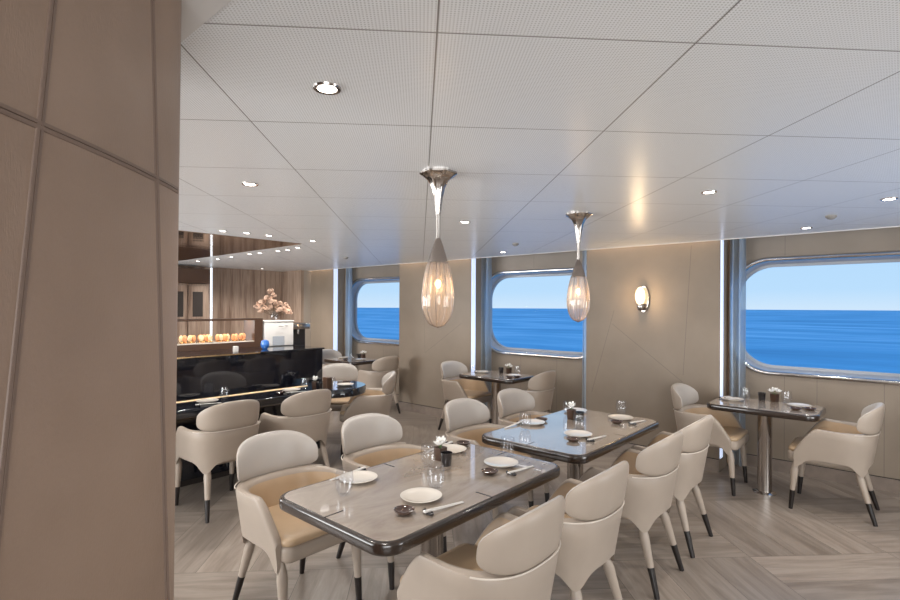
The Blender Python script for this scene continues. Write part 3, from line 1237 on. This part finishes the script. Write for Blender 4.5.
# ------------------------------------------------------------------ curtains
def curtain(label, x0, x1, y, split, blue_right=True):
    t = thing('curtain', label, 'curtain', ((x0 + x1) / 2, y, 0), 0, 'curtains beside the window bays')
    def sheet(a, b, amp, folds, z0=0.03, z1=2.40, gather=0.0, th=0.003):
        bm = nb()
        N = 60
        zr = [z0 + (z1 - z0) * i / 12 for i in range(13)]
        F = []
        for side in (1, -1):
            g = []
            for z in zr:
                row = []
                for i in range(N + 1):
                    u = i / N
                    xx = a + (b - a) * u
                    yy = amp * math.sin(2 * PI * folds * u + 0.6 * math.sin(z * 1.3)) + 0.25 * amp * math.sin(2 * PI * folds * 2.3 * u + z)
                    row.append(bm.verts.new((xx - (x0 + x1) / 2, yy + side * th / 2, z)))
                g.append(row)
            F.append(g)
        for g in F:
            for k in range(12):
                for i in range(N):
                    bm.faces.new((g[k][i], g[k][i + 1], g[k + 1][i + 1], g[k + 1][i]))
        for k in range(12):
            for i in (0, N):
                bm.faces.new((F[0][k][i], F[0][k + 1][i], F[1][k + 1][i], F[1][k][i]))
        for i in range(N):
            for k in (0, 12):
                bm.faces.new((F[0][k][i], F[0][k][i + 1], F[1][k][i + 1], F[1][k][i]))
        return bm
    xm = x0 + (x1 - x0) * split
    if split > 0:
        ob('drape', sheet(x0, xm, 0.032, 1.6), M['drape'], t, True)
    if split < 1:
        ob('sheer', sheet(xm - 0.01, x1, 0.028, 2.2, th=0.0015), M['sheer'], t, True)
    return t


curtain('taupe and sheer blue curtain between the sconce wall and the big right window', -1.40, -1.175, 5.66, 0.42)
curtain('taupe and sheer curtain at the left edge of the middle window', -4.60, -4.30, 5.66, 0.42)
curtain('taupe and sheer curtain at the left edge of the far left window', -7.66, -7.40, 5.66, 0.5)
curtain('narrow sheer curtain at the right edge of the middle window beside the pendant', -2.93, -2.78, 5.70, 0.0)

# ------------------------------------------------------------------ pendants
def make_pendant(label, x, y):
    t = thing('pendant_lamp', label, 'pendant lamp', (x, y, 0), 0, 'pendant lamps over the large tables')
    bm = nb()
    lathe(bm, [(0.090, 2.2295), (0.090, 2.222), (0.073, 2.212), (0.048, 2.190), (0.032, 2.155), (0.022, 2.11), (0.016, 2.06), (0.013, 2.03)], 32, rib=lambda a, z: 1 + 0.05 * math.cos(7 * a + 3))
    ob('canopy', bm, M['chrome'], t, True)
    bm = nb()
    tube(bm, [(0, 0, 2.04), (0, 0, 2.0), (0, 0, 1.94), (0, 0, 1.90)], [0.0125, 0.011, 0.0105, 0.012], 12)
    ob('rod', bm, M['chrome'], t, True)
    bm = nb()
    lathe(bm, [(0.010, 1.915), (0.018, 1.895), (0.030, 1.86), (0.042, 1.82), (0.050, 1.79), (0.048, 1.788)], 32)
    ob('cap', bm, M['chrome_dark'], t, True)
    prof = []
    for i in range(25):
        u = i / 24
        z = 1.795 - 0.318 * u
        r = 0.049 + 0.027 * math.sin(PI * min(1, u * 0.95 + 0.02)) if u < 0.5 else None
        if r is None:
            k = (u - 0.5) / 0.5
            r = 0.076 * math.sqrt(max(0.0, 1 - k ** 2.4)) + 0.002
        prof.append((r, z))
    bm = nb()
    lathe(bm, prof, 60, rib=lambda a, z: 1 + 0.022 * abs(math.cos(5 * a)), cap=False)
    sh = ob('glass_shade', bm, M['pendant_glass'], t, True)
    bm = nb()
    for k in range(10):
        a = 2 * PI * (k + 0.5) / 10
        tube(bm, [((r * 1.003) * math.cos(a), (r * 1.003) * math.sin(a), z) for r, z in prof], 0.0019, 5)
    ob('ribs', bm, M['chrome_dark'], sh, True)
    bm = nb()
    bmesh.ops.create_uvsphere(bm, u_segments=16, v_segments=10, radius=0.014)
    for v in bm.verts:
        v.co.z = v.co.z * 1.4 + 1.69
    ob('bulb', bm, M['bulb'], t, True)
    ob('socket', tube(nb(), [(0, 0, 1.80), (0, 0, 1.715)], 0.011, 12), M['chrome_dark'], t, True)
    d = bpy.data.lights.new('bulb_light', 'POINT')
    d.energy = 0.55; d.color = (1.0, 0.66, 0.34); d.shadow_soft_size = 0.02
    l = bpy.data.objects.new('bulb_light', d); COL.objects.link(l)
    l.parent = t; l.location = (0, 0, 1.655)


make_pendant('glass teardrop pendant lamp on the left over the front table', -1.712, 1.833)
make_pendant('glass teardrop pendant lamp on the right over the second table', -1.717, 3.275)

# ------------------------------------------------------------------ wall sconce
t = thing('wall_sconce', 'oval chrome and frosted glass wall sconce glowing on the beige pier', 'wall lamp', (-2.07, YP, 1.67))
bm = nb()
prism(bm, [(0.062 * math.cos(a), 0.145 * math.sin(a)) for a in [2 * PI * i / 40 for i in range(40)]], [(0, 0), (0, 0.012), (0.008, 0.02)])
for v in bm.verts:
    v.co = Vector((v.co.x, -v.co.z - 0.0005, v.co.y))
ob('backplate', bm, M['chrome'], t, True)
bm = nb()
lathe(bm, [(0.012, -0.07), (0.034, -0.045), (0.048, 0.0), (0.050, 0.04), (0.042, 0.085), (0.024, 0.115), (0.006, 0.125)], 28, (-0.012, -0.075, 0.0))
ob('glass_shade', bm, M['frost'], t, True)
bm = nb()
lathe(bm, [(0.004, -0.125), (0.022, -0.12), (0.034, -0.10), (0.036, -0.06), (0.030, -0.05)], 28, (-0.012, -0.070, 0.0))
ob('cup', bm, M['chrome'], t, True)
d = bpy.data.lights.new('sconce_light', 'POINT')
d.energy = 5.0; d.color = (1.0, 0.70, 0.40); d.shadow_soft_size = 0.04
l = bpy.data.objects.new('sconce_light', d); COL.objects.link(l)
l.parent = t; l.location = (-0.01, -0.16, 0.03)

# ------------------------------------------------------------------ downlights
def make_downlight(r):
    t = empty('downlight')
    bm = nb()
    lathe(bm, [(r * 0.72, 0.004), (r * 0.74, -0.004), (r, -0.005), (r * 1.04, 0.0)], 28, cap=False)
    ob('trim_ring', bm, M['chrome'], t, True)
    bm = nb()
    lathe(bm, [(r * 0.70, 0.0), (r * 0.70, -0.003), (r * 0.3, -0.0045)], 24)
    ob('lens', bm, M['lens'], t, True)
    index_tree(t)
    return t


def spot(t, e):
    d = bpy.data.lights.new('downlight_beam', 'SPOT')
    d.energy = e; d.color = WARM; d.spot_size = R(120); d.spot_blend = 0.8; d.shadow_soft_size = 0.04
    l = bpy.data.objects.new('downlight_beam', d); COL.objects.link(l)
    l.parent = t; l.location = (0, 0, -0.03)


big = [(-1.299, 0.903, 'large round downlight with chrome ring, nearest in the ceiling'), (-2.635, 1.348, 'bright round downlight in the ceiling near the left column'), (-2.542, 3.023, 'round downlight between the two pendant lamps'), (-0.829, 3.112, 'round downlight in the ceiling right of the right pendant'), (-0.072, 3.988, 'round downlight in the ceiling at the right edge'), (-0.60, 5.0, 'small downlight near the top of the big right window'), (-3.582, 4.961, 'small downlight above the middle window')]
proto = None
for i, (x, y, lab) in enumerate(big):
    if proto is None:
        t = proto = make_downlight(0.040)
    else:
        t = copy_tree(proto)
    t.location = (x, y, CEIL)
    tag(t, lab, 'downlight', 'round ceiling downlights')
for o in [o for o in list(COL.objects) if o.name.startswith('downlight') and o.type == 'EMPTY']:
    spot(o, 42)
proto = None
small = [(-4.475, 2.046), (-4.43, 2.24), (-4.428, 2.451), (-4.456, 2.94), (-5.082, 3.16), (-5.401, 3.228), (-5.593, 3.211), (-5.981, 3.192), (-6.197, 3.174), (-6.75, 3.20), (-7.217, 3.231), (-7.777, 3.191), (-8.45, 4.55)]
names_s = ['first small downlight from the left along the near side of the bronze mirror ceiling', 'second small downlight along the near side of the bronze mirror ceiling', 'third small downlight along the near side of the bronze mirror ceiling', 'small downlight past the pointed tip of the bronze mirror ceiling']
for i, (x, y) in enumerate(small):
    if proto is None:
        t = proto = make_downlight(0.030)
    else:
        t = copy_tree(proto)
    t.location = (x, y, CEIL)
    if i < 4:
        lab = names_s[i]
    elif i < 12:
        lab = 'small downlight in the row below the bronze mirror ceiling, number %s from the right' % ['one', 'two', 'three', 'four', 'five', 'six', 'seven', 'eight'][i - 4]
    else:
        lab = 'small downlight at the wood wall corner above the blossoms'
    tag(t, lab, 'downlight', 'small downlights around the bar')
for x, y in ((-4.475, 2.046), (-4.43, 2.7), (-4.9, 3.4), (-7.4, 4.3), (-7.9, 4.6), (-8.1, 3.9), (-5.0, 4.3)):  # some beams have no fixture, added to brighten the bar and wood walls
    d = bpy.data.lights.new('bar_beam', 'SPOT')
    d.energy = 45; d.color = WARM; d.spot_size = R(140); d.spot_blend = 0.8; d.shadow_soft_size = 0.05
    l = bpy.data.objects.new('bar_beam', d); COL.objects.link(l); l.location = (x, y, CEIL - 0.03)
for (x, y, lab) in ((-0.392, 4.465, 'grey round ceiling sensor near the right downlight'), (-3.013, 4.391, 'grey round ceiling sensor between the pendant lamps'), (-5.6, 4.2, 'dark round ceiling sensor above the left window pier')):
    bm = nb(); lathe(bm, [(0.034, 0.0), (0.034, -0.008), (0.02, -0.022), (0.008, -0.026)], 20)
    o = ob('ceiling_sensor', bm, M['grey'], None, True, (x, y, CEIL))
    tag(o, lab, 'sensor', 'round ceiling sensors')

# ------------------------------------------------------------------ tableware
ZT = 0.7510
PROTO = {}


def item(kind, build, x, y, z, label, cat, group, rz=0.0, s=1.0):
    if kind not in PROTO:
        o = build()
        index_tree(o)
        PROTO[kind] = o
    else:
        o = copy_tree(PROTO[kind])
    o.location = (x, y, z)
    o.rotation_euler = (0, 0, rz)
    o.scale = (s, s, s)
    tag(o, label, cat, group)
    return o


def b_plate():
    bm = nb()
    lathe(bm, [(0.048, 0.0), (0.052, 0.003), (0.078, 0.010), (0.089, 0.015), (0.0905, 0.0175), (0.088, 0.0180), (0.072, 0.0125), (0.05, 0.0085), (0.01, 0.008)], 48)
    return ob('plate', bm, M['porcelain'], None, True)


def b_glass():
    bm = nb()
    outer = [(0.022, 0.0), (0.026, 0.003), (0.034, 0.022), (0.040, 0.048), (0.0405, 0.075), (0.036, 0.112)]
    inner = [(0.0348, 0.112), (0.0392, 0.075), (0.0388, 0.048), (0.0325, 0.024), (0.022, 0.010), (0.004, 0.008)]
    lathe(bm, outer + inner, 40)
    return ob('tumbler', bm, M['glass'], None, True)


def b_dish():
    bm = nb()
    lathe(bm, [(0.022, 0.0), (0.028, 0.003), (0.040, 0.012), (0.0425, 0.019), (0.0405, 0.0195), (0.034, 0.010), (0.01, 0.006)], 32)
    d = ob('sauce_dish', bm, M['dish'], None, True)
    return d


def b_chop():
    bm = nb()
    for s_ in (-1, 1):
        tube(bm, [(s_ * 0.0045, -0.02, 0.0165), (s_ * 0.004, 0.19, 0.0035)], [0.0045, 0.0026], 8)
    return ob('chopsticks', bm, M['paper'], None, True)


def b_rest():
    bm = nb()
    tube(bm, [(-0.030, 0, 0.009), (-0.022, 0, 0.010), (-0.010, 0, 0.006), (0.010, 0, 0.006), (0.022, 0, 0.010), (0.030, 0, 0.009)], [0.005, 0.0095, 0.0055, 0.0055, 0.0095, 0.005], 12)
    return ob('chopstick_rest', bm, M['pot'], None, True)


def b_pot():
    t = empty('flower_pot')
    bm = nb()
    prism(bm, rrect(-0.024, 0.024, -0.024, 0.024, 0.004, 3), [(0.004, 0.0), (0.0, 0.004), (-0.004, 0.070), (0.0, 0.070), (0.004, 0.06)])
    ob('pot', bm, M['pot_brown'], t, True)
    bm = nb()
    rg = random.Random(5)
    for k in range(3):
        cx_, cy_, cz_ = ((0, 0, 0.098), (0.026, 0.012, 0.085), (-0.022, -0.01, 0.082))[k]
        for p in range(6):
            a = 2 * PI * p / 6 + k
            tilt = 0.55 + 0.25 * (p % 2)
            r_ = bmesh.ops.create_icosphere(bm, subdivisions=2, radius=1.0)
            Mx = Matrix.Rotation(a, 3, 'Z') @ Matrix.Rotation(-tilt, 3, 'Y')
            for v in r_['verts']:
                q = Vector((v.co.x * 0.019 + 0.019, v.co.y * 0.0105, v.co.z * 0.0022 + 0.004 * v.co.x ** 2))
                v.co = Mx @ q + Vector((cx_, cy_, cz_))
    ob('petals', bm, M['petal'], t, True)
    bm = nb()
    for k in range(3):
        e = ((0, 0, 0.098), (0.026, 0.012, 0.085), (-0.022, -0.01, 0.082))[k]
        tube(bm, [(0, 0, 0.062), e], 0.002, 6)
    ob('stems', bm, M['green'], t, True)
    return t


def b_cup():
    bm = nb()
    lathe(bm, [(0.024, 0.0), (0.026, 0.003), (0.031, 0.066), (0.032, 0.068), (0.0295, 0.068), (0.025, 0.02), (0.006, 0.015)], 32)
    return ob('candle_cup', bm, M['pot'], None, True)


def place_setting(table, plates, glasses, dishes, chops, pots, cups, zt=ZT):
    for (x, y, w) in plates:
        item('plate', b_plate, x, y, zt, 'white round plate at the %s place of the %s' % (w, table), 'plate', 'white plates on the tables')
    for (x, y, w) in glasses:
        item('glass', b_glass, x, y, zt, 'clear stemless glass at the %s place of the %s' % (w, table), 'glass', 'clear glasses on the tables')
    for (x, y, w) in dishes:
        item('dish', b_dish, x, y, zt, 'small dark sauce dish at the %s place of the %s' % (w, table), 'dish', 'dark sauce dishes on the tables')
    for (x0, y0, x1, y1, w) in chops:
        a = math.atan2(-(x1 - x0), y1 - y0)
        item('rest', b_rest, x0, y0, zt, 'dark chopstick rest at the %s place of the %s' % (w, table), 'chopstick rest', 'chopstick rests on the tables', a)
        item('chop', b_chop, x0, y0, zt, 'white chopsticks at the %s place of the %s' % (w, table), 'chopsticks', 'chopsticks on the tables', a)
    for (x, y, w) in pots:
        item('pot', b_pot, x, y, zt, 'brown square pot with white orchid blossoms %s' % w, 'flower pot', 'orchid pots on the tables', 0.3 + x)
    for (x, y, w) in cups:
        item('cup', b_cup, x, y, zt, 'black round cup beside the orchid %s' % w, 'cup', 'black cups beside the orchids')


place_setting('front table',
    [(-1.566, 1.577, 'near right'), (-1.955, 1.545, 'near left'), (-1.591, 2.195, 'far right'), (-1.955, 2.208, 'far left')],
    [(-1.600, 1.705, 'near right'), (-1.850, 1.385, 'near left'), (-1.645, 2.33, 'far right'), (-1.865, 1.93, 'far left')],
    [(-1.503, 1.418, 'near right'), (-1.545, 2.035, 'far right'), (-1.985, 2.355, 'far left')],
    [(-1.425, 1.475, -1.402, 1.663, 'near right'), (-1.455, 2.092, -1.446, 2.30, 'far right'), (-2.045, 1.64, -2.045, 1.45, 'near left'), (-2.045, 2.30, -2.045, 2.1, 'far left')],
    [(-1.885, 2.045, 'in the middle of the front table')], [(-1.798, 1.996, 'on the front table')])
place_setting('second table',
    [(-1.582, 3.022, 'near right'), (-1.585, 3.69, 'far right'), (-1.985, 3.11, 'near left'), (-1.96, 3.70, 'far left')],
    [(-1.635, 3.14, 'near right'), (-1.640, 3.83, 'far right'), (-1.925, 2.93, 'near left'), (-1.93, 3.53, 'far left')],
    [(-1.54, 2.88, 'near right'), (-1.545, 3.53, 'far right'), (-1.985, 3.24, 'near left')],
    [(-1.457, 2.94, -1.443, 3.13, 'near right'), (-1.447, 3.57, -1.427, 3.75, 'far right'), (-2.045, 3.05, -2.045, 2.9, 'near left')],
    [(-1.86, 3.45, 'in the middle of the second table')], [(-1.775, 3.42, 'on the second table')])
TR = 'right window table'
place_setting(TR,
    [(-1.16, 5.12, 'left'), (-0.665, 5.17, 'right')], [(-1.08, 5.22, 'left'), (-0.765, 5.235, 'right')],
    [(-0.665, 4.99, 'right'), (-0.575, 5.06, 'far right')], [(-1.245, 5.13, -1.235, 5.3, 'left')],
    [(-0.865, 5.30, 'on the table under the big right window')], [(-0.965, 5.31, 'on the table under the big right window')])
TM = 'middle window table'
place_setting(TM,
    [(-4.00, 5.10, 'left'), (-3.52, 5.10, 'right')], [(-4.02, 4.94, 'left'), (-3.56, 5.24, 'right')],
    [(-3.45, 4.92, 'near right'), (-3.42, 5.03, 'right')], [(-4.09, 5.1, -4.09, 5.27, 'left')],
    [(-3.70, 5.26, 'on the table under the middle window')], [(-3.81, 5.25, 'on the table under the middle window')])
TL = 'left window table'
place_setting(TL,
    [(-6.72, 5.0, 'left'), (-6.30, 5.02, 'right')], [(-6.35, 4.88, 'right')],
    [(-6.42, 4.82, 'middle')], [],
    [(-6.47, 5.2, 'on the far table under the left window')], [(-6.56, 5.19, 'on the far table under the left window')])
place_setting('long bar table',
    [(-4.50, 1.93, 'left'), (-4.50, 2.73, 'middle'), (-4.40, 3.30, 'rounded end')],
    [(-4.53, 2.09, 'left'), (-4.50, 2.88, 'middle'), (-4.36, 3.10, 'rounded end')],
    [(-4.42, 2.57, 'middle'), (-4.53, 3.42, 'rounded end')],
    [(-4.37, 1.80, -4.37, 1.98, 'left'), (-4.36, 2.62, -4.36, 2.80, 'middle')],
    [(-4.46, 2.975, 'on the long bar table')], [(-4.36, 2.955, 'on the long bar table')], zt=0.7502)
bm = nb(); box(bm, -0.035, 0.035, -0.03, 0.03, 0, 0.12, 0.003)
o = ob('menu_holder', bm, M['brown_panel'], None, False, (-4.33, 3.06 - 0.03, 0.7502))
tag(o, 'brown upright menu block on the long bar table beside the orchid', 'menu holder')
